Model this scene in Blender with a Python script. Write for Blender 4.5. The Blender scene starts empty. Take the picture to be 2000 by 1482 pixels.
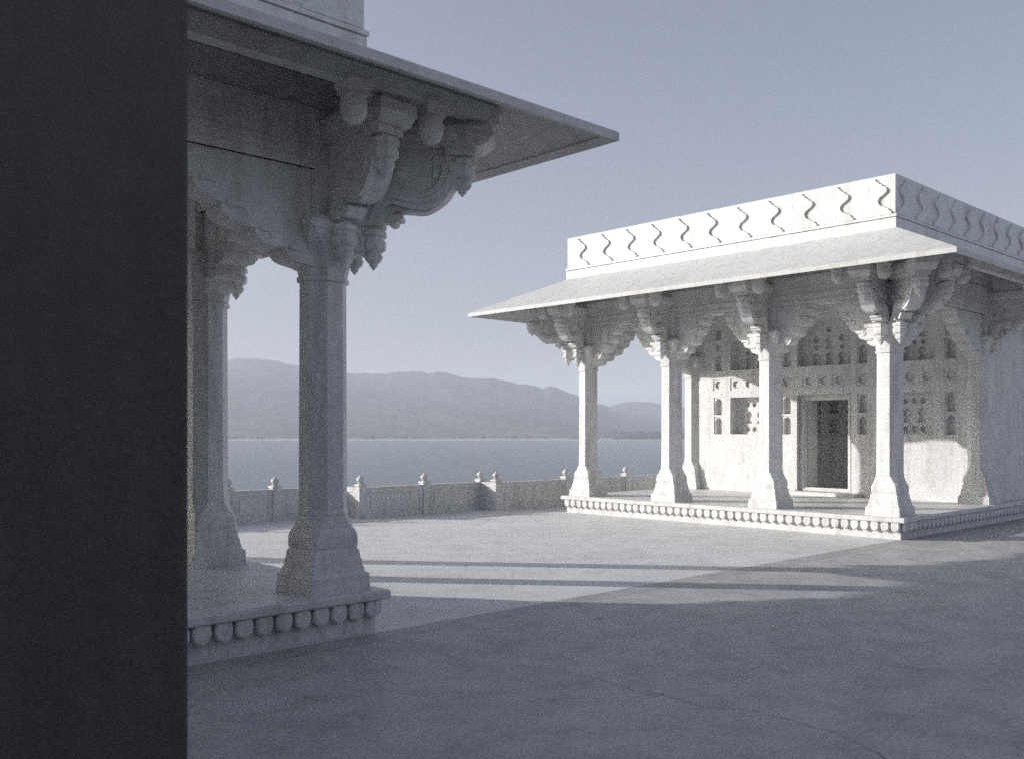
import bpy, bmesh, math, random
from mathutils import Vector, Matrix, noise
R = math.radians
random.seed(7)
sc = bpy.context.scene
COL = sc.collection

# ---------------------------------------------------------------- camera, sky, sun, exposure
SUN_EL, SUN_AZ = R(16.8), math.atan2(-0.634, 0.773)      # azimuth of the sun measured from +Y towards +X
cam_d = bpy.data.cameras.new("camera")
cam = bpy.data.objects.new("camera", cam_d); COL.objects.link(cam)
cam.location = (0, 0, 1.6)
cam.rotation_euler = (R(90), 0, R(-43.65))
cam_d.sensor_fit = 'HORIZONTAL'; cam_d.sensor_width = 36
cam_d.lens = 36 * 1850 / 2000
cam_d.shift_y = (843 - 741) / 2000
cam_d.clip_start = 0.05; cam_d.clip_end = 20000
cam_d.dof.use_dof = True; cam_d.dof.focus_distance = 13.0; cam_d.dof.aperture_fstop = 4.0
sc.camera = cam

world = bpy.data.worlds.new("World"); sc.world = world; world.use_nodes = True
wn = world.node_tree; wn.nodes.clear()
sky = wn.nodes.new('ShaderNodeTexSky'); sky.sky_type = 'NISHITA'; sky.sun_disc = False
sky.sun_elevation = SUN_EL; sky.sun_rotation = SUN_AZ
sky.altitude = 300; sky.air_density = 1.0; sky.dust_density = 6.0; sky.ozone_density = 2.0
hs = wn.nodes.new('ShaderNodeHueSaturation'); hs.inputs['Saturation'].default_value = 0.72; hs.inputs['Hue'].default_value = 0.521
bg = wn.nodes.new('ShaderNodeBackground'); bg.inputs[1].default_value = 0.112
wo = wn.nodes.new('ShaderNodeOutputWorld')
wn.links.new(sky.outputs[0], hs.inputs['Color']); wn.links.new(hs.outputs[0], bg.inputs[0]); wn.links.new(bg.outputs[0], wo.inputs[0])

sd = bpy.data.lights.new("sun", 'SUN'); sd.energy = 4.6; sd.angle = R(0.55); sd.color = (1.0, 0.975, 0.94)
sun = bpy.data.objects.new("sun", sd); COL.objects.link(sun)
sdir = Vector((math.sin(SUN_AZ) * math.cos(SUN_EL), math.cos(SUN_AZ) * math.cos(SUN_EL), math.sin(SUN_EL)))
sun.rotation_euler = sdir.to_track_quat('Z', 'Y').to_euler()
sun.location = sdir * 60

sc.view_settings.view_transform = 'Standard'; sc.view_settings.look = 'None'
sc.view_settings.exposure = 0.46; sc.view_settings.gamma = 1.0
sc.cycles.use_denoising = False; sc.cycles.max_bounces = 10; sc.cycles.diffuse_bounces = 7; sc.cycles.volume_bounces = 1; sc.cycles.sample_clamp_indirect = 2.0

# ---------------------------------------------------------------- materials
def nodes(name):
    m = bpy.data.materials.new(name); m.use_nodes = True
    nt = m.node_tree; b = nt.nodes['Principled BSDF']
    return m, nt, b
def mk(nt, t, **kw):
    n = nt.nodes.new(t)
    for k, v in kw.items():
        if k in n.inputs.keys(): n.inputs[k].default_value = v
        else: setattr(n, k, v)
    return n
def ramp(nt, src, pts):
    r = nt.nodes.new('ShaderNodeValToRGB')
    e = r.color_ramp.elements
    while len(e) < len(pts): e.new(0.5)
    for i, (p, c) in enumerate(pts):
        e[i].position = p; e[i].color = (c[0], c[1], c[2], 1) if isinstance(c, tuple) else (c, c, c, 1)
    nt.links.new(src, r.inputs[0]); return r.outputs[0]
def mul(nt, a, b, fac=1.0):
    m = nt.nodes.new('ShaderNodeMix'); m.data_type = 'RGBA'; m.blend_type = 'MULTIPLY'
    m.inputs[0].default_value = fac
    nt.links.new(a, m.inputs[6]); nt.links.new(b, m.inputs[7]); return m.outputs[2]

def marble(name, base, rough=0.5, vein=0.9, stain=0.8, bump=0.25):
    m, nt, b = nodes(name)
    g = mk(nt, 'ShaderNodeNewGeometry')
    n1 = mk(nt, 'ShaderNodeTexNoise', Scale=0.9, Detail=6.0, Roughness=0.6)
    n2 = mk(nt, 'ShaderNodeTexNoise', Scale=3.3, Detail=8.0, Roughness=0.65, Distortion=1.6)
    n3 = mk(nt, 'ShaderNodeTexNoise', Scale=45.0, Detail=4.0, Roughness=0.7)
    mp = mk(nt, 'ShaderNodeMapping'); mp.inputs['Scale'].default_value = (3.0, 3.0, 0.5)
    n4 = mk(nt, 'ShaderNodeTexNoise', Scale=2.2, Detail=6.0, Roughness=0.6)
    for n in (n1, n2, n3): nt.links.new(g.outputs['Position'], n.inputs['Vector'])
    nt.links.new(g.outputs['Position'], mp.inputs[0]); nt.links.new(mp.outputs[0], n4.inputs['Vector'])
    c = ramp(nt, n1.outputs[0], [(0.3, tuple(x * 0.9 for x in base)), (0.7, base)])
    v = ramp(nt, n2.outputs[0], [(0.42, 1.0), (0.495, vein), (0.55, 1.0)])
    s = ramp(nt, n4.outputs[0], [(0.36, (stain, stain * 0.985, stain * 0.96)), (0.52, 1.0)])
    gr = ramp(nt, n3.outputs[0], [(0.3, 0.93), (0.7, 1.0)])
    c = mul(nt, mul(nt, mul(nt, c, v), s), gr)
    nt.links.new(c, b.inputs['Base Color'])
    b.inputs['Roughness'].default_value = rough
    b.inputs['Specular IOR Level'].default_value = 0.35
    bp = mk(nt, 'ShaderNodeBump', Strength=bump, Distance=0.006)
    nt.links.new(n3.outputs[0], bp.inputs['Height']); nt.links.new(bp.outputs[0], b.inputs['Normal'])
    return m
MARBLE = marble('white_marble', (0.775, 0.775, 0.77), 0.5, 0.9, 0.83)
MARBLE_OLD = marble('weathered_marble', (0.70, 0.70, 0.695), 0.45, 0.9, 0.84, 0.4)
CHAJJA = marble('eave_marble', (0.63, 0.63, 0.625), 0.55, 0.97, 0.88)
def add_joints(m, step):
    nt = m.node_tree; b = nt.nodes['Principled BSDF']; src = b.inputs['Base Color'].links[0].from_socket
    g = mk(nt, 'ShaderNodeNewGeometry'); sp = mk(nt, 'ShaderNodeSeparateXYZ'); sn = mk(nt, 'ShaderNodeSeparateXYZ')
    nt.links.new(g.outputs['Position'], sp.inputs[0]); nt.links.new(g.outputs['True Normal'], sn.inputs[0])
    def M(op, a, b_=None):
        n = mk(nt, 'ShaderNodeMath', operation=op)
        for i, q in enumerate((a, b_)):
            if q is None: continue
            if isinstance(q, (int, float)): n.inputs[i].default_value = q
            else: nt.links.new(q, n.inputs[i])
        return n.outputs[0]
    side = M('GREATER_THAN', M('ABSOLUTE', sn.outputs[0]), M('ABSOLUTE', sn.outputs[1]))
    co = M('ADD', M('MULTIPLY', side, sp.outputs[1]), M('MULTIPLY', M('SUBTRACT', 1.0, side), sp.outputs[0]))
    fr = M('FRACT', M('DIVIDE', M('ADD', co, 50.37), step))
    ln = M('LESS_THAN', fr, 0.007 / step)
    nt.links.new(mul(nt, src, ramp(nt, ln, [(0.0, 1.0), (1.0, 0.62)])), b.inputs['Base Color'])
add_joints(CHAJJA, 1.03)
PLINTH = marble('plinth_marble', (0.755, 0.755, 0.75), 0.45, 0.9, 0.80, 0.4)
add_joints(PLINTH, 1.37)
DARK = marble('dark_added_wall', (0.12, 0.117, 0.108), 0.95, 0.9, 0.9, 0.9)  # near-black tone for the added wall that blacks out the left edge

def pavement():
    m, nt, b = nodes('terrace_paving')
    g = mk(nt, 'ShaderNodeNewGeometry')
    mp = mk(nt, 'ShaderNodeMapping'); mp.inputs['Rotation'].default_value = (0, 0, R(43.65))
    nt.links.new(g.outputs['Position'], mp.inputs[0])
    br = mk(nt, 'ShaderNodeTexBrick', Scale=1.0)
    br.inputs['Brick Width'].default_value = 1.5; br.inputs['Row Height'].default_value = 0.5
    br.inputs['Mortar Size'].default_value = 0.006; br.inputs['Mortar Smooth'].default_value = 0.3
    br.offset = 0.37; br.inputs['Color1'].default_value = (1, 1, 1, 1); br.inputs['Color2'].default_value = (0.93, 0.93, 0.93, 1)
    br.inputs['Mortar'].default_value = (0.7, 0.69, 0.68, 1)
    nt.links.new(mp.outputs[0], br.inputs['Vector'])
    n1 = mk(nt, 'ShaderNodeTexNoise', Scale=0.45, Detail=7.0, Roughness=0.62)
    n2 = mk(nt, 'ShaderNodeTexNoise', Scale=2.4, Detail=8.0, Roughness=0.7)
    n3 = mk(nt, 'ShaderNodeTexNoise', Scale=30.0, Detail=5.0, Roughness=0.8)
    for n in (n1, n2, n3): nt.links.new(g.outputs['Position'], n.inputs['Vector'])
    c = ramp(nt, n1.outputs[0], [(0.32, (0.75, 0.75, 0.745)), (0.68, (0.83, 0.83, 0.825))])
    v = ramp(nt, n2.outputs[0], [(0.33, 0.84), (0.55, 1.0)])
    gr = ramp(nt, n3.outputs[0], [(0.32, 0.72), (0.6, 1.0)])
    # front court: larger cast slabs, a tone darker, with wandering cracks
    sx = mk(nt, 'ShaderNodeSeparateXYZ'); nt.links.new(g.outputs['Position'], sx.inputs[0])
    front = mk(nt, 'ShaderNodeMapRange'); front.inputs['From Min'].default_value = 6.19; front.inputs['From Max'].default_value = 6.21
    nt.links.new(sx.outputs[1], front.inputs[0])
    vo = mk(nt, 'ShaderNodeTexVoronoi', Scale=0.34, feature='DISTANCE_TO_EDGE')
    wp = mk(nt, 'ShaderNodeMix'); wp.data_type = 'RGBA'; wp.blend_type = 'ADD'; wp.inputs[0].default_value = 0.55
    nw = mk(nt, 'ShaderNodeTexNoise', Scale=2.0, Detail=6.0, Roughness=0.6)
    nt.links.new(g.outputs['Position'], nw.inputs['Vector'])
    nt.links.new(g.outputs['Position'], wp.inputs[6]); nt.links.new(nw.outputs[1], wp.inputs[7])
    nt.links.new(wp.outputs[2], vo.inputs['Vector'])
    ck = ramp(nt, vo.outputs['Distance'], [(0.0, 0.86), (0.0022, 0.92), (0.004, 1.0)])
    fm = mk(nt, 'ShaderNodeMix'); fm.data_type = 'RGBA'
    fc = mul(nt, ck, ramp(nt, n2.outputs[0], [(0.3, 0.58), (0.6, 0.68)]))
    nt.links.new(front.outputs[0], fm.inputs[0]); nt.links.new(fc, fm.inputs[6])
    jm = mk(nt, 'ShaderNodeMix'); jm.data_type = 'RGBA'; jm.inputs[6].default_value = (.97, .97, .97, 1)
    nj = mk(nt, 'ShaderNodeTexNoise', Scale=0.8, Detail=3.0); nt.links.new(g.outputs['Position'], nj.inputs['Vector'])
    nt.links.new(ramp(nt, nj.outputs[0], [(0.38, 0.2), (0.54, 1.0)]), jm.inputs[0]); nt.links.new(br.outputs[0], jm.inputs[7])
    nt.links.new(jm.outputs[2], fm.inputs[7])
    # border band
    bd = mk(nt, 'ShaderNodeMath', operation='SUBTRACT'); nt.links.new(sx.outputs[1], bd.inputs[0]); bd.inputs[1].default_value = 6.08
    ab = mk(nt, 'ShaderNodeMath', operation='ABSOLUTE'); nt.links.new(bd.outputs[0], ab.inputs[0])
    bl = ramp(nt, ab.outputs[0], [(0.0, 0.93), (0.112, 0.93), (0.118, 0.6), (0.128, 0.6), (0.133, 1.0)])
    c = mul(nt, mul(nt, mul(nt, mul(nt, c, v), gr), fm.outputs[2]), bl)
    nt.links.new(c, b.inputs['Base Color']); b.inputs['Roughness'].default_value = 0.55
    b.inputs['Specular IOR Level'].default_value = 0.3
    bp = mk(nt, 'ShaderNodeBump', Strength=0.35, Distance=0.006)
    nt.links.new(n3.outputs[0], bp.inputs['Height']); nt.links.new(bp.outputs[0], b.inputs['Normal'])
    return m
PAVE = pavement()

def hillmat():
    m, nt, b = nodes('hill_scrub')
    g = mk(nt, 'ShaderNodeNewGeometry')
    n1 = mk(nt, 'ShaderNodeTexNoise', Scale=0.01, Detail=8.0, Roughness=0.65)
    n2 = mk(nt, 'ShaderNodeTexNoise', Scale=0.08, Detail=6.0, Roughness=0.7)
    for n in (n1, n2): nt.links.new(g.outputs['Position'], n.inputs['Vector'])
    c = mul(nt, ramp(nt, n1.outputs[0], [(0.35, (0.10, 0.105, 0.085)), (0.65, (0.20, 0.19, 0.165))]),
            ramp(nt, n2.outputs[0], [(0.4, 0.6), (0.6, 1.0)]))
    nt.links.new(c, b.inputs['Base Color']); b.inputs['Roughness'].default_value = 1.0; b.inputs['Specular IOR Level'].default_value = 0.0
    return m
HILL = hillmat()
def plain(name, col, rough=0.9, spec=0.2):
    m, nt, b = nodes(name)
    g = mk(nt, 'ShaderNodeNewGeometry'); n = mk(nt, 'ShaderNodeTexNoise', Scale=0.6, Detail=6.0)
    nt.links.new(g.outputs['Position'], n.inputs['Vector'])
    c = ramp(nt, n.outputs[0], [(0.35, tuple(x * 0.75 for x in col)), (0.65, col)])
    nt.links.new(c, b.inputs['Base Color']); b.inputs['Roughness'].default_value = rough; b.inputs['Specular IOR Level'].default_value = spec
    return m
SHORE = plain('pale_shore', (0.42, 0.40, 0.36))
LEAF = plain('shore_foliage', (0.06, 0.075, 0.04))
BARK = plain('bark', (0.09, 0.07, 0.05))
def watermat():
    m, nt, b = nodes('lake_water')
    b.inputs['Base Color'].default_value = (0.10, 0.12, 0.13, 1); b.inputs['Roughness'].default_value = 0.22
    b.inputs['IOR'].default_value = 1.33
    g = mk(nt, 'ShaderNodeNewGeometry')
    mp = mk(nt, 'ShaderNodeMapping'); mp.inputs['Rotation'].default_value = (0, 0, R(43.65)); mp.inputs['Scale'].default_value = (0.6, 1.6, 1)
    n = mk(nt, 'ShaderNodeTexNoise', Scale=0.8, Detail=6.0, Roughness=0.65)
    nt.links.new(g.outputs['Position'], mp.inputs[0]); nt.links.new(mp.outputs[0], n.inputs['Vector'])
    bp = mk(nt, 'ShaderNodeBump', Strength=0.9, Distance=0.12)
    nt.links.new(n.outputs[0], bp.inputs['Height']); nt.links.new(bp.outputs[0], b.inputs['Normal'])
    return m
WATER = watermat()

# ---------------------------------------------------------------- mesh helpers
class MB:
    def __init__(s): s.v = []; s.f = []; s.sm = []
    def add(s, vs, fs, M=None, smooth=False):
        o = len(s.v)
        for v in vs:
            v = Vector(v); s.v.append(M @ v if M else v)
        for f in fs: s.f.append([o + i for i in f]); s.sm.append(smooth)
        return s
    def box(s, x0, x1, y0, y1, z0, z1, M=None):
        vs = [(x0,y0,z0),(x1,y0,z0),(x1,y1,z0),(x0,y1,z0),(x0,y0,z1),(x1,y0,z1),(x1,y1,z1),(x0,y1,z1)]
        return s.add(vs, [(3,2,1,0),(4,5,6,7),(0,1,5,4),(1,2,6,5),(2,3,7,6),(3,0,4,7)], M)
    def loft(s, rings, M=None, smooth=False, cap=True):
        n = len(rings[0]); vs = [p for r in rings for p in r]; fs = []
        for k in range(len(rings) - 1):
            for i in range(n):
                j = (i + 1) % n
                fs.append((k*n+i, k*n+j, (k+1)*n+j, (k+1)*n+i))
        if cap: fs.append(tuple(range(n))[::-1]); fs.append(tuple((len(rings)-1)*n + i for i in range(n)))
        return s.add(vs, fs, M, smooth)
    def lathe(s, prof, n=12, M=None, smooth=True):
        return s.loft([[(r*math.cos(2*math.pi*i/n), r*math.sin(2*math.pi*i/n), z) for i in range(n)] for z, r in prof], M, smooth)
    def prism(s, poly, t0, t1, M=None):            # poly in (x,z), thickness along y
        n = len(poly)
        vs = [(x, t0, z) for x, z in poly] + [(x, t1, z) for x, z in poly]
        fs = [tuple(range(n)), tuple(range(n, 2*n))[::-1]] + [(i, i+n, (i+1)%n+n, (i+1)%n) for i in range(n)]
        return s.add(vs, fs, M)
    def mesh(s, name, mat, bevel=0):
        me = bpy.data.meshes.new(name); me.from_pydata(s.v, [], s.f); me.validate()
        for p, k in zip(me.polygons, s.sm): p.use_smooth = k
        bm = bmesh.new(); bm.from_mesh(me)
        if any(len(f.verts) > 4 for f in bm.faces):
            bmesh.ops.triangulate(bm, faces=[f for f in bm.faces if len(f.verts) > 4], ngon_method='EAR_CLIP')
        bmesh.ops.recalc_face_normals(bm, faces=bm.faces)
        bm.to_mesh(me); bm.free()
        me.materials.append(mat); return me
    def build(s, name, mat, parent=None, bevel=0):
        return link(name, s.mesh(name, mat), parent, bevel=bevel)
def link(name, me, parent=None, loc=(0,0,0), rz=0, bevel=0):
    o = bpy.data.objects.new(name, me); COL.objects.link(o); o.location = loc; o.rotation_euler.z = rz
    if parent: o.parent = parent
    if bevel:
        b = o.modifiers.new('bevel', 'BEVEL'); b.width = bevel; b.segments = 2; b.limit_method = 'ANGLE'; b.angle_limit = R(35)
    return o
def empty(name, loc, label=None, cat=None, group=None):
    o = bpy.data.objects.new(name, None); COL.objects.link(o); o.location = loc; o.empty_display_size = .2
    tag(o, label, cat, group); return o
def tag(o, label=None, cat=None, group=None, kind=None):
    for k, v in (('label', label), ('category', cat), ('group', group), ('kind', kind)):
        if v: o[k] = v
    return o
def oct_ring(h, c, z):       # square half-width h with corner cut c
    return [(h-c,-h,z),(h,-h+c,z),(h,h-c,z),(h-c,h,z),(-h+c,h,z),(-h,h-c,z),(-h,-h+c,z),(-h+c,-h,z)]
def holed(outer, holes, depth, to3):     # plate with holes: 2D outlines -> mesh data via a filled 2D curve; to3 maps (u,v,w)
    cu = bpy.data.curves.new('plate', 'CURVE'); cu.dimensions = '2D'; cu.fill_mode = 'BOTH'; cu.extrude = depth / 2
    for pl in [outer] + holes:
        sp = cu.splines.new('POLY'); sp.points.add(len(pl) - 1); sp.use_cyclic_u = True
        for i, (x, y) in enumerate(pl): sp.points[i].co = (x, y, 0, 1)
    o = bpy.data.objects.new('plate', cu)
    me = bpy.data.meshes.new_from_object(o)
    vs = [to3(v.co.x, v.co.y, v.co.z + depth / 2) for v in me.vertices]; fs = [tuple(p.vertices) for p in me.polygons]
    bpy.data.objects.remove(o); bpy.data.curves.remove(cu); bpy.data.meshes.remove(me)
    return vs, fs

# ---------------------------------------------------------------- setting: terrace, water, hills
# platform edge follows the balustrade runs: y = 15.35 (x<10.1), 14.68 (x<13.08), 14.2 beyond
mb = MB()
edge = [(-60,-60),(60,-60),(60,14.34),(13.2,14.34),(13.2,14.82),(10.22,14.82),(10.22,15.5),(-60,15.5)]
n = len(edge)
mb.add([(x,y,0) for x,y in edge] + [(x,y,-6) for x,y in edge], [tuple(range(n))] + [(i,i+n,(i+1)%n+n,(i+1)%n) for i in range(n)])
tag(mb.build('terrace', PAVE), 'pale stone slab terrace floor between the two pavilions', 'terrace', kind='structure')
mb = MB(); mb.add([(-1600,-1600,-5),(1900,-1600,-5),(1900,1900,-5),(-1600,1900,-5)], [(0,1,2,3)])
tag(mb.build('lake', WATER), 'still blue grey lake beyond the balustrade', 'lake', kind='structure')

F, HY = 1850.0, 843.0
s1, c1 = math.sin(R(43.65)), math.cos(R(43.65))
def cam2world(X, Y): return (X * c1 + Y * s1, -X * s1 + Y * c1)
sky_a = [(-900,800),(-500,760),(-200,735),(100,728),(260,722),(380,712),(430,703),(459,698),(480,697),(498,697),(537,703),(585,714),(640,722),(677,727),(735,725),(750,730),(769,726),(800,725),(828,727),(835,731),(857,726),(881,730),(915,739),(963,740),(1012,748),(1046,750),(1060,759),(1080,754),(1099,758),(1123,772),(1150,785),(1190,800),(1240,820),(1300,842),(1400,850)]
sky_b = [(700,850),(900,835),(1020,820),(1100,800),(1140,790),(1167,787),(1191,794),(1216,784),(1254,782),(1284,786),(1327,795),(1400,780),(1500,770),(1700,740),(1900,765),(2200,800),(2700,780)]
def prof(pts, x):
    if x <= pts[0][0]: return pts[0][1]
    for (a, ya), (b, yb) in zip(pts, pts[1:]):
        if x <= b:
            t = (x - a) / (b - a); return ya + (yb - ya) * t
    return pts[-1][1]
def hill(name, pts, Yf, Yr, Yb, label):
    x0, x1 = pts[0][0], pts[-1][0]; NX, NY = 420, 46; vs = []; fs = []
    for i in range(NX + 1):
        px = x0 + (x1 - x0) * i / NX; k = (px - 1000) / F
        top = prof(pts, px)
        for j in range(NY + 1):
            t = j / NY
            if t < 0.7:
                u = t / 0.7; Y = Yf + (Yr - Yf) * u; sh = u ** 1.15
            else:
                u = (t - 0.7) / 0.3; Y = Yr + (Yb - Yr) * u; sh = 1 - u * u
            zr = 1.6 - (top - HY) * Yr / F + 5.0
            zr = max(zr + 3.2 * noise.noise(Vector((px * .035, 3, 0))) + 1.8 * noise.noise(Vector((px * .12, 9, 0))), 2.0)
            wx, wy = cam2world(k * Y, Y)
            nz = noise.fractal(Vector((wx * .006, wy * .006, 3.1)), 0.9, 2.0, 6)
            rid = 1 - abs(noise.noise(Vector((wx * .009 + 7, wy * .009, 0)))) * 2
            zs = sum(max(1.6 - (prof(pts, px + d_) - HY) * Yr / F + 5.0, 2.0) for d_ in (-90, -60, -30, 0, 30, 60, 90)) / 7
            zr = zs + (zr - zs) * sh ** 7 if t < .7 else zr
            z = -5.4 + zr * sh * (1 + (1 - sh) * 0.16 * nz) + nz * 2.2 * sh
            vs.append((wx, wy, z))
    W = NY + 1
    for i in range(NX):
        for j in range(NY):
            a = i * W + j; fs.append((a, a+1, a+W+1, a+W))
    m = MB(); m.add(vs, fs, smooth=True)
    return tag(m.build(name, HILL), label, 'hill', kind='structure')
hill('hills', sky_a, 735, 1250, 1500, 'hazy long ridge of hills across the lake')
hill('far_hills', sky_b, 1150, 1420, 1600, 'fainter second ridge of hills behind the right pavilion')
# shore strip and shore wood
mb = MB(); vs = []
for i in range(241):
    px = -1000 + 3700 * i / 240; k = (px - 1000) / F
    for Y, z in ((700 + 9 * noise.noise(Vector((px * .01, 0, 0))), -5.1), (722, -4.3), (760, -3.4)):
        wx, wy = cam2world(k * Y, Y); vs.append((wx, wy, z))
mb.add(vs, [(i*3+j, i*3+j+1, i*3+j+4, i*3+j+3) for i in range(240) for j in range(2)], smooth=True)
tag(mb.build('shore', SHORE), 'thin pale strip of far shore under the hills', 'shore', kind='structure')
mb = MB()
for i in range(420):
    px = random.choice([random.uniform(1195, 1420), random.uniform(1195, 1420), random.uniform(300, 1700)])
    Y = random.uniform(735, 790); wx, wy = cam2world((px - 1000) / F * Y, Y)
    h = random.uniform(2.0, 5.0) * (1.0 if px > 1195 else 0.5)
    for k in range(5):
        a, b, c = [random.uniform(.6, 1.2) * h * .5 for _ in range(3)]
        cx, cy, cz = wx + random.uniform(-h, h) * .8, wy + random.uniform(-2, 2), -4 + h * random.uniform(.4, .9)
        ring = [[(cx + a*math.cos(q)*s_, cy + b*math.sin(q)*s_, cz + c*zz) for q in [2*math.pi*t/7 for t in range(7)]] for zz, s_ in ((-.9,.4),(-.3,1),(.4,.85),(.95,.3))]
        mb.loft(ring)
tag(mb.build('shore_wood', LEAF), 'dark low belt of trees along the far shore', 'wood', kind='stuff')

# ---------------------------------------------------------------- shared column meshes (world z, axis at origin)
ZP = 0.33                      # platform floor
N_SP, SP = 4, 2.055            # four facade columns
DEPTH = 3.55                   # column line to pilaster line
WALL_A = 3.50                  # column line to wall face
def base_mesh():
    m = MB(); rings = []
    prof_ = [(0,.272,0),(.05,.272,0),(.055,.268,0),(.125,.268,0),(.133,.262,0),(.145,.246,0),(.150,.241,0),(.185,.237,.0),(.19,.230,.004),(.245,.226,.006),(.252,.219,.008),
            (.315,.213,.010),(.33,.203,.014),(.345,.202,.018),(.355,.208,.020),(.40,.211,.024),(.44,.210,.030),(.475,.203,.036),(.495,.192,.042),(.505,.188,.048),(.515,.190,.055),(.545,.187,.07),(.575,.184,.085),(.60,.180,.1),(.612,.186,.105),(.63,.186,.108)]
    for z, h, c in prof_: rings.append(oct_ring(h, max(c, .004), ZP + z))
    m.loft(rings)
    return m.mesh('base', MARBLE)
def shaft_mesh():
    m = MB(); a = .18; c = a * (2 - math.sqrt(2))
    z0 = ZP + .63
    m.loft([oct_ring(a+.004, (a+.004)*.586, z0), oct_ring(a, c, z0+.02), oct_ring(a-.006, (a-.006)*.586, 2.76), oct_ring(a-.006,(a-.006)*.586, 2.79), oct_ring(a+.014,(a+.014)*.586,2.795),
            oct_ring(a+.016,(a+.016)*.586,2.83), oct_ring(a,c,2.84)])
    return m.mesh('shaft', MARBLE)
def capital_mesh():
    m = MB(); rings = []
    for z, h, f in [(2.84,.182,.586),(2.88,.188,.56),(2.95,.196,.5),(3.02,.214,.4),(3.08,.24,.3),(3.14,.262,.2),(3.18,.266,.12),(3.185,.28,.04),(3.25,.284,.02),(3.26,.27,.02),(3.28,.262,.02)]:
        rings.append(oct_ring(h, h*f, z))
    m.loft(rings)
    m.loft([oct_ring(.178,.008,3.28), oct_ring(.178,.008,4.31)])      # square block behind the brackets
    for k in range(4):                                                  # sunk panels framed on the block
        M = Matrix.Rotation(k*math.pi/2, 4, 'Z')
        for b in ((-.150,-.130,3.32,4.2),(.130,.150,3.32,4.2),(-.13,.13,3.32,3.345),(-.13,.13,4.175,4.2)):
            m.box(.178,.188,b[0],b[1],b[2],b[3],M)
    return m.mesh('capital', MARBLE)
def catmull(pts, n=6):
    out = []
    P = [pts[0]] + pts + [pts[-1]]
    for i in range(1, len(P) - 2):
        p0, p1, p2, p3 = P[i-1], P[i], P[i+1], P[i+2]
        for k in range(n):
            t = k / n
            out.append(tuple(.5*((2*p1[j]) + (-p0[j]+p2[j])*t + (2*p0[j]-5*p1[j]+4*p2[j]-p3[j])*t*t + (-p0[j]+3*p1[j]-3*p2[j]+p3[j])*t**3) for j in (0,1)))
    out.append(pts[-1]); return out
def pendant(m, x, ztop, zbot, r, M=None):
    L = ztop - zbot
    pr = [(0,.62),(.1,.62),(.11,1.0),(.22,1.04),(.26,.85),(.32,.85),(.35,1.0),(.52,.95),(.60,.62),(.64,.60),(.67,.74),(.78,.60),(.86,.30),(.89,.34),(.94,.18),(1.0,.03)]
    T = Matrix.Translation((x, 0, 0)) @ Matrix.Rotation(R(22.5), 4, 'Z')
    m.lathe([(ztop - t*L, r*k) for t, k in pr], 8, (M @ T) if M else T, False)
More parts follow.
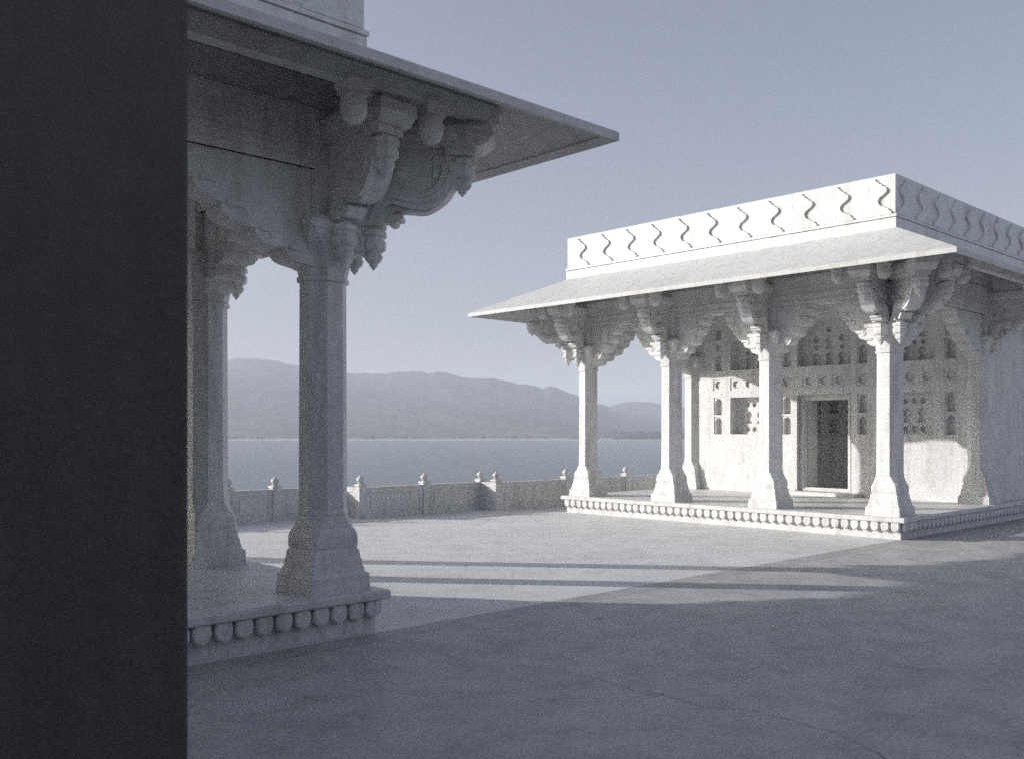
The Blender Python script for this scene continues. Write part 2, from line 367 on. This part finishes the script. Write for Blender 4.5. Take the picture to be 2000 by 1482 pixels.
def bracket_mesh(s, name):
    """outward S bracket along +x from the column axis; s scales the reach"""
    m = MB(); zt = 3.86
    low = catmull([(.44,3.26),(.50,3.285),(.58,3.36),(.70,3.36),(.84,3.355),(.96,3.42),(1.06,3.53),(1.12,3.60)], 5)
    low = [(x*s, z) for x, z in low]
    web = [(.16, 2.98), (.36*s, 3.04), (.44*s, 3.26)] + low + [(1.20*s, 3.62), (1.22*s, zt), (.16, zt)]
    m.prism(web, -.065, .065)
    # S scroll standing proud of the web on both sides
    cen = catmull([(.40,3.30),(.46,3.42),(.56,3.475),(.70,3.45),(.84,3.435),(.97,3.52),(1.03,3.64),(1.03,3.74)], 6)
    cen = [(x*s, z) for x, z in cen]
    up = []; dn = []
    for i, p in enumerate(cen):
        a = cen[max(0,i-1)]; b = cen[min(len(cen)-1,i+1)]
        d = Vector((b[0]-a[0], b[1]-a[1])).normalized(); w = .062
        up.append((p[0]-d.y*w, p[1]+d.x*w)); dn.append((p[0]+d.y*w, p[1]-d.x*w))
    for i in range(len(cen)-1):
        m.prism([dn[i], dn[i+1], up[i+1], up[i]], -.105, .105)
    # rolled ribs on the scroll edges
    for side in (-1, 1):
        for i in range(len(cen)-1):
            q = [((dn[i][0]+up[i][0])/2,(dn[i][1]+up[i][1])/2), ((dn[i+1][0]+up[i+1][0])/2,(dn[i+1][1]+up[i+1][1])/2)]
            m.prism([(q[0][0],q[0][1]-.018),(q[1][0],q[1][1]-.018),(q[1][0],q[1][1]+.018),(q[0][0],q[0][1]+.018)], side*.105, side*.122)
    # curl under the belly
    for (cx, cz, r) in ((.575*s,3.295,.045),(.635*s,3.318,.026)):
        m.loft([[(cx+r*math.cos(t), y, cz+r*math.sin(t)) for t in [2*math.pi*k/10 for k in range(10)]] for y in (-.085,.085)])
    # heel block over the lower pendant
    m.box(.18, .50*s, -.11, .11, 3.245, 3.31); m.box(.17, .36*s, -.075, .075, 3.04, 3.245)
    pendant(m, .41*s, 3.25, 2.90, .108)
    # head: stepped block with pendant, plank on top
    m.box(1.00*s, 1.22*s+.02, -.11, .11, 3.80, 3.86); m.box(.9*s, 1.06*s, -.08, .08, 3.62, 3.80)
    pendant(m, 1.12*s+.01, 3.81, 3.49, .112)
    m.loft([[(.15,-.15,3.86),(1.30*s,-.15,3.86),(1.30*s,.15,3.86),(.15,.15,3.86)], [(.15,-.15,3.90),(1.35*s,-.15,3.90),(1.35*s,.15,3.90),(.15,.15,3.90)],
            [(.15,-.165,3.94),(1.39*s,-.165,3.94),(1.39*s,.165,3.94),(.15,.165,3.94)], [(.15,-.165,4.02),(1.37*s,-.165,4.02),(1.37*s,.165,4.02),(.15,.165,4.02)]])
    m.box(.17, 1.30*s, -.11, .11, 4.02, 4.075)
    # carved flower bosses on the cheeks
    for side in (-1, 1):
        for (bx, bz) in ((.32, 3.60), (.62*s, 3.66)):
            T = Matrix.Translation((bx, side*.065, bz)) @ Matrix.Rotation(-side*R(90), 4, 'X')
            m.lathe([(0,.075),(.012,.07),(.02,.04),(.03,.03),(.034,.005)], 8, T, False)
    return m.mesh(name, MARBLE)
def arch_mesh(name, reach):
    """cusped half-arch plate along +x in the beam plane"""
    m = MB(); k = reach / .85
    cen = [(.235,3.005,.085),(.375,3.115,.095),(.53,3.26,.105),(.665,3.415,.095),(.775,3.555,.075)]
    pts = [(.17, 2.90)]
    for cx, cz, r in cen:
        for t in range(-80, 11, 15):
            pts.append((cx*1.0 + r*math.cos(R(t)), cz + r*math.sin(R(t))))
    pts.append((.88, 3.63)); pts += [(.88, 3.72), (.17, 3.72)]
    pts = [(.17 + (x-.17)*k if x > .17 else x, z) for x, z in pts]
    m.prism(pts, -.125, .125)
    # raised outer moulding repeating the cusps, set back from the edge
    for side in (-1, 1):
        for cx, cz, r in cen:
            x = .17 + (cx-.17)*k
            T = Matrix.Translation((x, side*.125, cz)) @ Matrix.Rotation(-side*R(90), 4, 'X')
            if (cx, cz, r) == cen[1]: m.lathe([(0,r*.5),(.012,r*.42),(.016,r*.2),(.022,r*.08)], 12, T, False)
    # stepped corbel lips under each cusp
    for cx, cz, r in cen:
        x = .17 + (cx-.17)*k
        m.box(x - r*.1, x + r*1.22, -.145, .145, cz + r*.02, cz + r*.42)
    return m.mesh(name, MARBLE)
BASE, SHAFT, CAP = base_mesh(), shaft_mesh(), capital_mesh()
BR_AX, BR_DG = bracket_mesh(.74, 'bracket'), bracket_mesh(1.0, 'corner_bracket')
ARCH, ARCH_W = arch_mesh('arch_bracket', .80), arch_mesh('wide_arch_bracket', 1.42)
def bulb_mesh():
    m = MB(); m.box(-.10,.10,-.10,.10,-.035,.02); m.box(-.085,.085,-.085,.085,-.075,-.035)
    m.lathe([(-.07,.088),(-.085,.102),(-.10,.092),(-.15,.10),(-.20,.098),(-.245,.08),(-.272,.052),(-.284,.02),(-.286,.004)], 16)
    return m.mesh('eave_pendant', MARBLE)
BULB = bulb_mesh()

pts = [(1040,1298),(1090,1308),(1141,1320),(1195,1333),(1242,1349),(1290,1356),(1336,1368),(1374,1380),(1415,1384),(1456,1385),(1519,1399),(1538,1405),(1590,1420),(1633,1431),(1720,1475),(1800,1540)]
line = []
for (xa, ya), (xb, yb) in zip(pts, pts[1:]):
    for k in range(8):
        t = k / 8; px, py = xa + (xb-xa)*t, ya + (yb-ya)*t
        Yd = 1.6 * F / (py - HY); w = cam2world((px-1000)/F*Yd, Yd)
        line.append(Vector((w[0] + random.uniform(-.012,.012), w[1] + random.uniform(-.012,.012), .004)))
m = MB(); vs = []
for i, p in enumerate(line):
    d = (line[min(i+1, len(line)-1)] - line[max(i-1, 0)]).normalized(); n_ = Vector((-d.y, d.x, 0)); w = random.uniform(.0008, .0030)
    vs += [p + n_*w, p - n_*w]
m.add(vs, [(2*i, 2*i+1, 2*i+3, 2*i+2) for i in range(len(line)-1)])
tag(m.build('pavement_crack', plain('crack_dirt', (.22,.22,.22))), 'thin dark crack wandering across the shaded front paving', 'crack', kind='structure')

# ---------------------------------------------------------------- pavilion
def ring_prism(m, x0, x1, y0, y1, t, z0, z1):
    m.box(x0, x1, y0, y0+t, z0, z1); m.box(x0, x1, y1-t, y1, z0, z1)
    m.box(x0, x0+t, y0+t, y1-t, z0, z1); m.box(x1-t, x1, y0+t, y1-t, z0, z1)
def arch_hole(u, v, w, h, n=8):           # ogee-headed niche, bottom centre (u,v)
    hw = w/2; zs = v + h - hw*1.15
    pts = [(u-hw, v), (u+hw, v), (u+hw, zs)]
    for k in range(1, n): 
        t = k/n; pts.append((u + hw*(1 - t**1.7), zs + hw*1.15*(math.sin(t*math.pi/2)**.9)))
    pts.append((u, v+h))
    for k in range(n-1, 0, -1):
        t = k/n; pts.append((u - hw*(1 - t**1.7), zs + hw*1.15*(math.sin(t*math.pi/2)**.9)))
    pts.append((u-hw, zs)); return pts
def pear_hole(u, v, w, h):                # vase-shaped niche
    hw = w/2; r = [(1.0,0),(.95,.12),(.5,.28),(.42,.36),(.75,.46),(1.0,.60),(.92,.76),(.55,.88),(.2,.94)]
    return [(u+hw*a, v+h*b) for a, b in r] + [(u, v+h)] + [(u-hw*a, v+h*b) for a, b in reversed(r)]
def star_hole(u, v, r, n=8, k=.74):
    return [(u + r*(1 if i % 2 else k)*math.cos(math.pi*i/n), v + r*(1 if i % 2 else k)*math.sin(math.pi*i/n)) for i in range(2*n)]
def rect(u0, u1, v0, v1): return [(u0,v0),(u1,v0),(u1,v1),(u0,v1)]
def merlon(m, T, w=1.0):
    half = [(.262,-.028),(.25,.012),(.215,.035),(.205,.06),(.15,.085),(.125,.105),(.085,.12),(.055,.155),(.045,.195),(.07,.24),(.13,.275),(.18,.315),(.185,.355),(.155,.395),(.115,.41),(.105,.435),(.06,.455),(.05,.48),(.015,.5),(0,.535)]
    poly = [(x*w, z) for x, z in half] + [(-x*w, z) for x, z in reversed(half[:-1])]
    m.prism(poly, -.031, .02, T)

def pavilion(P0, Q0, sx, root, dz=0.0, do=0.0):
    """local a = depth from the column line (world x = sx*a), b = along the facade (world y)"""
    L = SP * 3; AE = 9.0
    def T3(a, b, z): return (sx*a, b, z)
    S = Matrix.Scale(sx, 4, (1,0,0))
    def MBs(): return MB()
    def mirror(m):
        m.v = [Vector((sx*v.x, v.y, v.z)) for v in m.v]; return m
    # platform: plinth, lip, petal frieze
    h = .30
    m = MB(); m.box(-h, AE+h, -h, L+h, -.02, .255); pl = mirror(m).build('platform', PLINTH, root)
    m = MB(); x0, x1, y0, y1 = -h-.09, AE+h+.07, -h-.09, L+h+.09
    rings = [[(x0+d, y0+d, z), (x1-d, y0+d, z), (x1-d, y1-d, z), (x0+d, y1-d, z)] for d, z in ((.03,.25),(.008,.256),(0,.268),(0,.312),(.008,.324),(.018,.33))]
    m.loft(rings); lip = mirror(m).build('platform_slab', PLINTH, root)
    m = MB(); pitch = .16
    def petals(p, q, inward):
        d = Vector(q) - Vector(p); nn = max(1, round(d.length/pitch)); u = d/nn; inn = Vector(inward)
        for i in range(nn):
            c = Vector(p) + u*(i+.5); w = u.length*.5*.88
            poly = [(-w*.82,.25),(w*.82,.25),(w*.96,.225),(w,.19),(w*.92,.158),(w*.70,.132),(w*.3,.116),(0,.106),(-w*.3,.116),(-w*.70,.132),(-w*.92,.158),(-w,.19),(-w*.96,.225)]
            ud = u.normalized()
            vs = []
            for off, kk in ((0, 1.0), (.035, 1.0), (.048, .80)):
                for x, z in poly:
                    zz = z if z > .249 else .19 + (z-.19)*kk
                    pt = c + ud*(x*kk) - inn*off; vs.append((pt.x, pt.y, zz))
            n_ = len(poly); fs = []
            for k in range(2):
                for j in range(n_): fs.append((k*n_+j, k*n_+(j+1)%n_, (k+1)*n_+(j+1)%n_, (k+1)*n_+j))
            fs.append(tuple(range(2*n_, 3*n_)))
            m.add(vs, fs)
    e = h + .022
    petals((-e, L+e), (-e, -e), (1, 0)); petals((-e, -e), (AE+h, -e), (0, 1)); petals((AE+h, L+e), (-e, L+e), (0, -1))
    mirror(m).build('petal_frieze', PLINTH, root)
    # columns
    def column(a, b, brackets, arches, name='column'):
        c = link(name, SHAFT, root, (sx*a, b, 0))
        link('base', BASE, c); link('capital', CAP, c)
        for ang, dg in brackets:
            if sx < 0: ang = 180 - ang
            link('corner_bracket' if dg else 'bracket', BR_DG if dg else BR_AX, c, (0,0,0), R(ang))
        for ang, wide in arches:
            if sx < 0: ang = 180 - ang
            link('arch_bracket', ARCH_W if wide else ARCH, c, (0,0,0), R(ang))
        return c
    for k in range(4):
        b = SP*k
        br = [(180, 0)]; ar = []
        if k > 0: ar.append((-90, 0))
        if k < 3: ar.append((90, 0))
        if k == 0: br += [(-90, 0), (225, 1)]; ar.append((0, 1))
        if k == 3: br += [(90, 0), (135, 1)]; ar.append((0, 1))
        column(0, b, br, ar)
    column(DEPTH, 0, [(-90, 0)], [(180, 1)], 'pilaster'); column(DEPTH, L, [(90, 0)], [(180, 1)], 'pilaster')
    # bulbs hanging under the eave plate
    for k in range(4):
        for s_ in (-.35, .35):
            link('eave_pendant', BULB, root, (sx*-.95, SP*k+s_, 4.07))
    for a in (0, DEPTH):
        for s_ in (-.35, .35):
            link('eave_pendant', BULB, root, (sx*(a+s_), -.95, 4.07))
            link('eave_pendant', BULB, root, (sx*(a+s_), L+.95, 4.07))
    # beam ring over the columns with mouldings
    m = MB(); ring_prism(m, -.165, AE, -.165, L+.165, .33, 3.66, 4.44)
    for z0, z1, o in ((3.66,3.72,.012),(3.80,3.83,.014),(4.02,4.06,.022),(4.06,4.12,.04),(4.30,4.36,.03)):
        ring_prism(m, -.165-o, AE+o, -.165-o, L+.165+o, .04, z0, z1)
        ring_prism(m, .165-.04+o, AE-.3, .165-.04+o, L-.125-o, .04, z0, z1)
    mirror(m).build('beam', MARBLE, root)
    m = MB(); m.box(-.1, AE-.1, -.1, L+.1, 4.38, 4.60); mirror(m).build('roof', MARBLE, root)
    # eave plate ring under the slab
    m = MB(); ring_prism(m, -1.01, AE+1.01, -1.01, L+1.01, .12, 4.07, 4.235); ring_prism(m, -1.03, AE+1.03, -1.03, L+1.03, .05, 4.15, 4.20)
    mirror(m).build('eave_plate', MARBLE, root)
    # sloping eave slab, jointed
    m = MB(); oi, oo = .24, 1.68
    def crn(o, z): return [(-o, -o+.04, z), (AE+o, -o+.04, z), (AE+o, L+o+.04, z), (-o, L+o+.04, z)]
    oo += do
    A, B, C, D = crn(oi, 4.66), crn(oo-.02, 3.98+dz), crn(oo, 3.965+dz), crn(oo, 3.90+dz)
    E_, G = crn(oo-.10, 3.93+dz), crn(oi, 4.57)
    E2 = crn(oo-.102, 3.945+dz)
    rings = [A, B, C, D, E_, E2, G]; vs = [p for r in rings for p in r]; fs = []
    for k in range(len(rings)):
        k2 = (k+1) % len(rings)
        for i in range(4): fs.append((k*4+i, k*4+(i+1)%4, k2*4+(i+1)%4, k2*4+i))
    m.add(vs, fs)
    mirror(m).build('eave', CHAJJA, root)
    # parapet with base roll and merlon relief
    m = MB(); o = .26; ring_prism(m, -o, AE+o, -o+.06, L+o+.06, .16, 4.60, 5.46)
    parapet = mirror(m).build('parapet', MARBLE, root)
    m = MB(); ring_prism(m, -o-.03, AE+o+.03, -o+.03, L+o+.09, .05, 4.815, 4.855); ring_prism(m, -o-.018, AE+o+.018, -o+.042, L+o+.078, .05, 4.60, 4.80)
    mirror(m).build('moulding', MARBLE, parapet)
    m = MB(); nb = 11; pb = (L+2*o)/nb
    for i in range(nb):
        merlon(m, Matrix.Translation((-o-.004, -o+.06+pb*(i+.5), 4.885)) @ Matrix.Rotation(R(-90), 4, 'Z'), pb/.60)
        merlon(m, Matrix.Translation((AE+o+.004, -o+pb*(i+.5), 4.885)) @ Matrix.Rotation(R(90), 4, 'Z'), pb/.60)
    na = 15; pa = (AE+2*o)/na
    for i in range(na):
        merlon(m, Matrix.Translation((-o+pa*(i+.5), -o+.056, 4.885)), pa/.60)
        merlon(m, Matrix.Translation((-o+pa*(i+.5), L+o+.064, 4.885)) @ Matrix.Rotation(R(180), 4, 'Z'), pa/.60)
    mirror(m).build('merlon_relief', MARBLE, parapet)
    # room behind the porch
    WC = 2.96; W0, W1 = -.16, L+.16; zt = 4.38
    to3 = lambda a0: (lambda u, v, w: (sx*(a0+w), u, v))
    door = rect(WC-.61, WC+.61, .33+.001, 2.38); dh = rect(WC-.48, WC+.48, .47, 2.27)
    h0 = [rect(WC-.61, WC+.61, .335, 2.38)]; h1 = [rect(WC-.482, WC+.482, .335, 2.28)]
    for s_ in (-1, 1):
        for off in (.85, 2.58):
            u = WC + s_*off
            h0 += [arch_hole(u, 1.55, .175, .37), arch_hole(u, 1.985, .175, .37), star_hole(u, 2.66, .11), arch_hole(u, 2.97, .175, .38), star_hole(u, 3.50, .085), rect(u-.08, u+.08, 3.68, 3.9)]
        u = WC + s_*1.79
        h0.append(rect(u-.47, u+.47, 1.55, 2.37))
        h0.append([(u-.47,2.97),(u+.47,2.97),(u+.47,3.45),(u+.40,3.62),(u+.22,3.74),(u,3.86),(u-.22,3.74),(u-.40,3.62),(u-.47,3.45)])
        for d in (-.17, 0, .17):
            h1 += [star_hole(u+d, 2.21, .066), star_hole(u+d, 1.66, .066), star_hole(u+d, 3.35, .058)]
        for d in (-.15, .15): h1 += [pear_hole(u+d, 1.79, .17, .29), pear_hole(u+d, 3.00, .17, .27), pear_hole(u+d, 3.45, .15, .20)]
        for d in (-.33, 0, .33): h0 += [star_hole(u+d, 2.66, .10)]
    u = WC
    h0.append([(u-.60,2.97),(u+.60,2.97),(u+.60,3.50),(u+.50,3.68),(u+.28,3.82),(u,3.96),(u-.28,3.82),(u-.50,3.68),(u-.60,3.50)])
    for d in (-.34, 0, .34):
        dd = d*.85
        h1 += [pear_hole(u+dd, 3.00, .18, .27)]
        h1 += [star_hole(u+dd, 3.36, .06), star_hole(u+dd, 3.54, .085)] if d else [pear_hole(u, 3.33, .17, .27), star_hole(u, 3.74, .075)]
        h0 += [star_hole(u+d, 2.66, .10)]
    for u in (WC-1.79-.47+.05,): pass
    KS = .967
    def sc_(p): return [(WC+(x-WC)*KS, y if y < .6 else 1.6+(y-1.6)*KS) for x, y in p]
    h0 = [sc_(p) for p in h0]; h1 = [sc_(p) for p in h1]; dh = sc_(dh)
    outer = rect(W0, W1, .33, zt)
    isstar = lambda p: len(p) in (12, 16)
    big = lambda p: max(x for x, y in p) - min(x for x, y in p) > .5
    fr = []
    for s_ in (-1, 1):
        for off in (.85, 2.58):
            u = WC + s_*off
            fr += [rect(u-.115, u+.115, 1.55, 1.945), rect(u-.115, u+.115, 1.985, 2.38), rect(u-.135, u+.135, 2.53, 2.79), rect(u-.115, u+.115, 2.97, 3.37), rect(u-.105, u+.105, 3.40, 3.60), rect(u-.105, u+.105, 3.66, 3.92)]
    for d in (-.34, 0, .34): fr.append(rect(WC+d-(.15 if d else .12), WC+d+(.15 if d else .12), 2.53, 2.79))
    for s_ in (-1, 1): fr.append(rect(WC+s_*1.79-.47, WC+s_*1.79+.47, 2.53, 2.79))
    fr = [sc_(p) for p in fr]
    m = MB(); v, f = holed(outer, fr + [p for p in h0 if big(p)], .016, to3(WALL_A-.0165)); m.add(v, f)
    v, f = holed(outer, h0, .045, to3(WALL_A)); m.add(v, f)
    v, f = holed(outer, [p for p in h0 if not isstar(p)], .065, to3(WALL_A+.046)); m.add(v, f)
    v, f = holed(outer, [p for p in h0 if big(p)], .108, to3(WALL_A+.112)); m.add(v, f)
    v, f = holed(outer, h1, .06, to3(WALL_A+.222)); m.add(v, f)
    v, f = holed(outer, [rect(WC-.470, WC+.470, .335, 2.252)], .32, to3(WALL_A+.283)); m.add(v, f)
    wall = m.build('wall', MARBLE, root)
    m = MB(); v, f = holed(rect(WC-.588, WC+.588, .331, 2.352), [dh], .10, to3(WALL_A+.09)); m.add(v, f)
    v, f = holed(rect(WC-.525, WC+.525, .40, 2.30), [rect(WC-.488, WC+.488, .45, 2.262)], .02, to3(WALL_A+.068)); m.add(v, f)
    m.build('door_frame', MARBLE, wall)
    m = MB()
    for b0, b1 in ((W0+.02, WC-.615), (WC+.615, W1-.02)):
        m.box(WALL_A-.035, WALL_A-.001, b0, b1, .33, .43); m.box(WALL_A-.02, WALL_A-.001, b0, b1, .43, .47)
    m.box(WALL_A-.03, WALL_A-.001, W0+.02, W1-.02, 3.98, 4.06); m.box(WALL_A-.012, WALL_A-.001, W0+.02, W1-.02, 2.43, 2.45); m.box(WALL_A-.012, WALL_A-.001, W0+.02, W1-.02, 2.88, 2.90)
    m.box(WALL_A-.30, WALL_A-.035, WC-.8, WC+.8, .33, .40)      # doorstep
    mirror(m).build('moulding', MARBLE, wall)
    # room shell
    m = MB()
    m.box(WALL_A+.61, AE, W0, W0+.4, .33, zt); m.box(WALL_A+.61, 4.45, W1-.4, W1, .33, zt); m.box(5.30, AE, W1-.4, W1, .33, zt); m.box(4.45, 5.30, W1-.4, W1, 2.35, zt); m.box(AE-.4, AE, W0+.4, W1-.4, .33, zt)  # gap in the far side is an unseen doorway, added to let sunlight in
    mirror(m).build('side_wall', MARBLE, root)
    m = MB(); hh = []
    for i in range(-3, 4):
        for z in (1.58, 2.02): hh.append(pear_hole(WC+i*.42, z, .26, .36))
        hh.append(star_hole(WC+i*.42, 2.55, .1))
    v, f = holed(rect(W0+.4, W1-.4, .33, zt), hh, .12, to3(5.5)); m.add(v, f)
    m2 = MB(); m2.box(5.623, 5.9, W0+.4, W1-.4, .33, zt); mirror(m2); m.add(m2.v, m2.f)
    m3 = MB(); m3.box(5.44, 5.498, W0+.4, W1-.4, .33, 1.50); mirror(m3); m.add(m3.v, m3.f)
    m.build('inner_wall', MARBLE, root)

r1 = empty('pavilion', (14.18, 6.49, 0), 'sunlit white marble pavilion with parapet, four front columns and niche wall', 'pavilion', 'marble lakeside pavilions')
pavilion(14.18, 6.49, 1, r1)
r2 = empty('pavilion', (4.19, 6.61, 0), 'shadowed marble pavilion close at left, its eave corner jutting across the sky', 'pavilion', 'marble lakeside pavilions')
pavilion(4.19, 6.61, -1, r2, 0.045, 0.035)

# ---------------------------------------------------------------- balustrade
bal = empty('balustrade', (10.1, 14.68, 0), 'low white marble lakeside parapet wall with knobbed posts', 'balustrade')
bx, by = 10.1, 14.68
def finial_mesh():
    m = MB(); m.loft([oct_ring(h, h*f, z) for z, h, f in [(.59,.088,.1),(.60,.092,.1),(.625,.092,.1),(.632,.066,.3),(.645,.05,.586)]])
    m.lathe([(.645,.040),(.662,.034),(.672,.05),(.69,.068),(.715,.074),(.74,.068),(.757,.05),(.767,.03),(.773,.032),(.782,.02),(.80,.006)], 12)
    return m.mesh('finial', MARBLE_OLD)
FIN = finial_mesh()
def post_mesh():
    m = MB(); m.box(-.085,.085,-.085,.085,0,.08); m.box(-.072,.072,-.072,.072,.08,.59); return m.mesh('post', MARBLE_OLD)
POST = post_mesh()
def post(x, y):
    p = link('post', POST, bal, (x-bx, y-by, 0)); link('finial', FIN, p)
def panel(x0, y0, x1, y1):
    d = Vector((x1-x0, y1-y0)); Ln = d.length; m = MB()
    m.box(.07, Ln-.07, -.035, .035, 0, .54); m.box(.07, Ln-.07, -.055, .055, 0, .07); m.box(.07, Ln-.07, -.052, .052, .475, .54)
    m.box(.07, Ln-.07, -.062, .062, .54, .57)
    for a, b in ((.07, .15), (Ln-.15, Ln-.07)): m.box(a, b, -.05, .05, .07, .475)
    if Ln > .8:
        for s_ in (-1, 1): m.box(.21, Ln-.21, min(s_*.035, s_*.045), max(s_*.035, s_*.045), .13, .42)
    o = link('panel', m.mesh('panel', MARBLE_OLD), bal, (x0-bx, y0-by, 0), math.atan2(d.y, d.x))
S0 = [10.1-.18, 8.72, 7.80, 6.3, 4.8, 3.3, 1.8, .3, -1.2, -2.7, -4.2, -5.7, -7.2]
for x in S0[1:]: post(x, 15.35)
for a, b in zip(S0, S0[1:]):
    panel(b, 15.35, a if a != S0[0] else 10.11, 15.35)
post(10.11, 15.35); post(10.11, 14.68); panel(10.11, 14.68, 10.11, 15.35)
S1 = [10.11, 11.62, 13.10]
for x in S1[1:]: post(x, 14.68)
for a, b in zip(S1, S1[1:]): panel(a, 14.68, b, 14.68)
panel(13.10, 14.2, 13.10, 14.68)
S2 = [13.10] + [15.17 + 2.05*i for i in range(10)]
for x in S2: post(x, 14.2)
for a, b in zip(S2, S2[1:]): panel(a, 14.2, b, 14.2)

# ---------------------------------------------------------------- added dark wall: its end blacks out the left edge, unseen runs dim the court
def added_shade_wall():
    X, Y = (372 - 1000) / F * 2.6, 2.6
    px, py = cam2world(X, Y)
    r = empty('added_shade_wall', (px - .45, py + .45, 0), 'added dark wall end blacking out the left edge, with unseen runs dimming the court', 'wall'); r['kind'] = 'thing'
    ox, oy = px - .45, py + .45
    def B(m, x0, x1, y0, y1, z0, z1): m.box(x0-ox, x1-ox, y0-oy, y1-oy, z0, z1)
    m = MB(); B(m, -7.0, px, py, py+.9, 0, 4.2); B(m, -7.9, -7.0, -5.2, py+.9, 0, 3.4); B(m, -7.0, 17, -5.2, -4.4, 0, 3.4)  # first run lengthened, other two unseen: added to block skylight from paving and left pavilion
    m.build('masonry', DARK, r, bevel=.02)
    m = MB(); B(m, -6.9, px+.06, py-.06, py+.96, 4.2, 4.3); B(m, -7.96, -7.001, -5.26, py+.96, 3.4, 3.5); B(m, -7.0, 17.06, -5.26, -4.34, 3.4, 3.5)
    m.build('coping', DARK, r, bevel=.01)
added_shade_wall()

# ---------------------------------------------------------------- air over the lake
hz = bpy.data.materials.new('haze'); hz.use_nodes = True; nt = hz.node_tree; nt.nodes.clear()
vo = nt.nodes.new('ShaderNodeVolumePrincipled'); vo.inputs['Color'].default_value = (0.82, 0.87, 1.0, 1)
vo.inputs['Density'].default_value = 0.0008; vo.inputs['Anisotropy'].default_value = 0.0
out = nt.nodes.new('ShaderNodeOutputMaterial'); nt.links.new(vo.outputs[0], out.inputs['Volume'])
m = MB(); m.box(-2600, 2600, -2600, 2600, -9, 150)
tag(m.build('haze', hz), 'thin bluish haze over the lake', 'haze', kind='stuff')
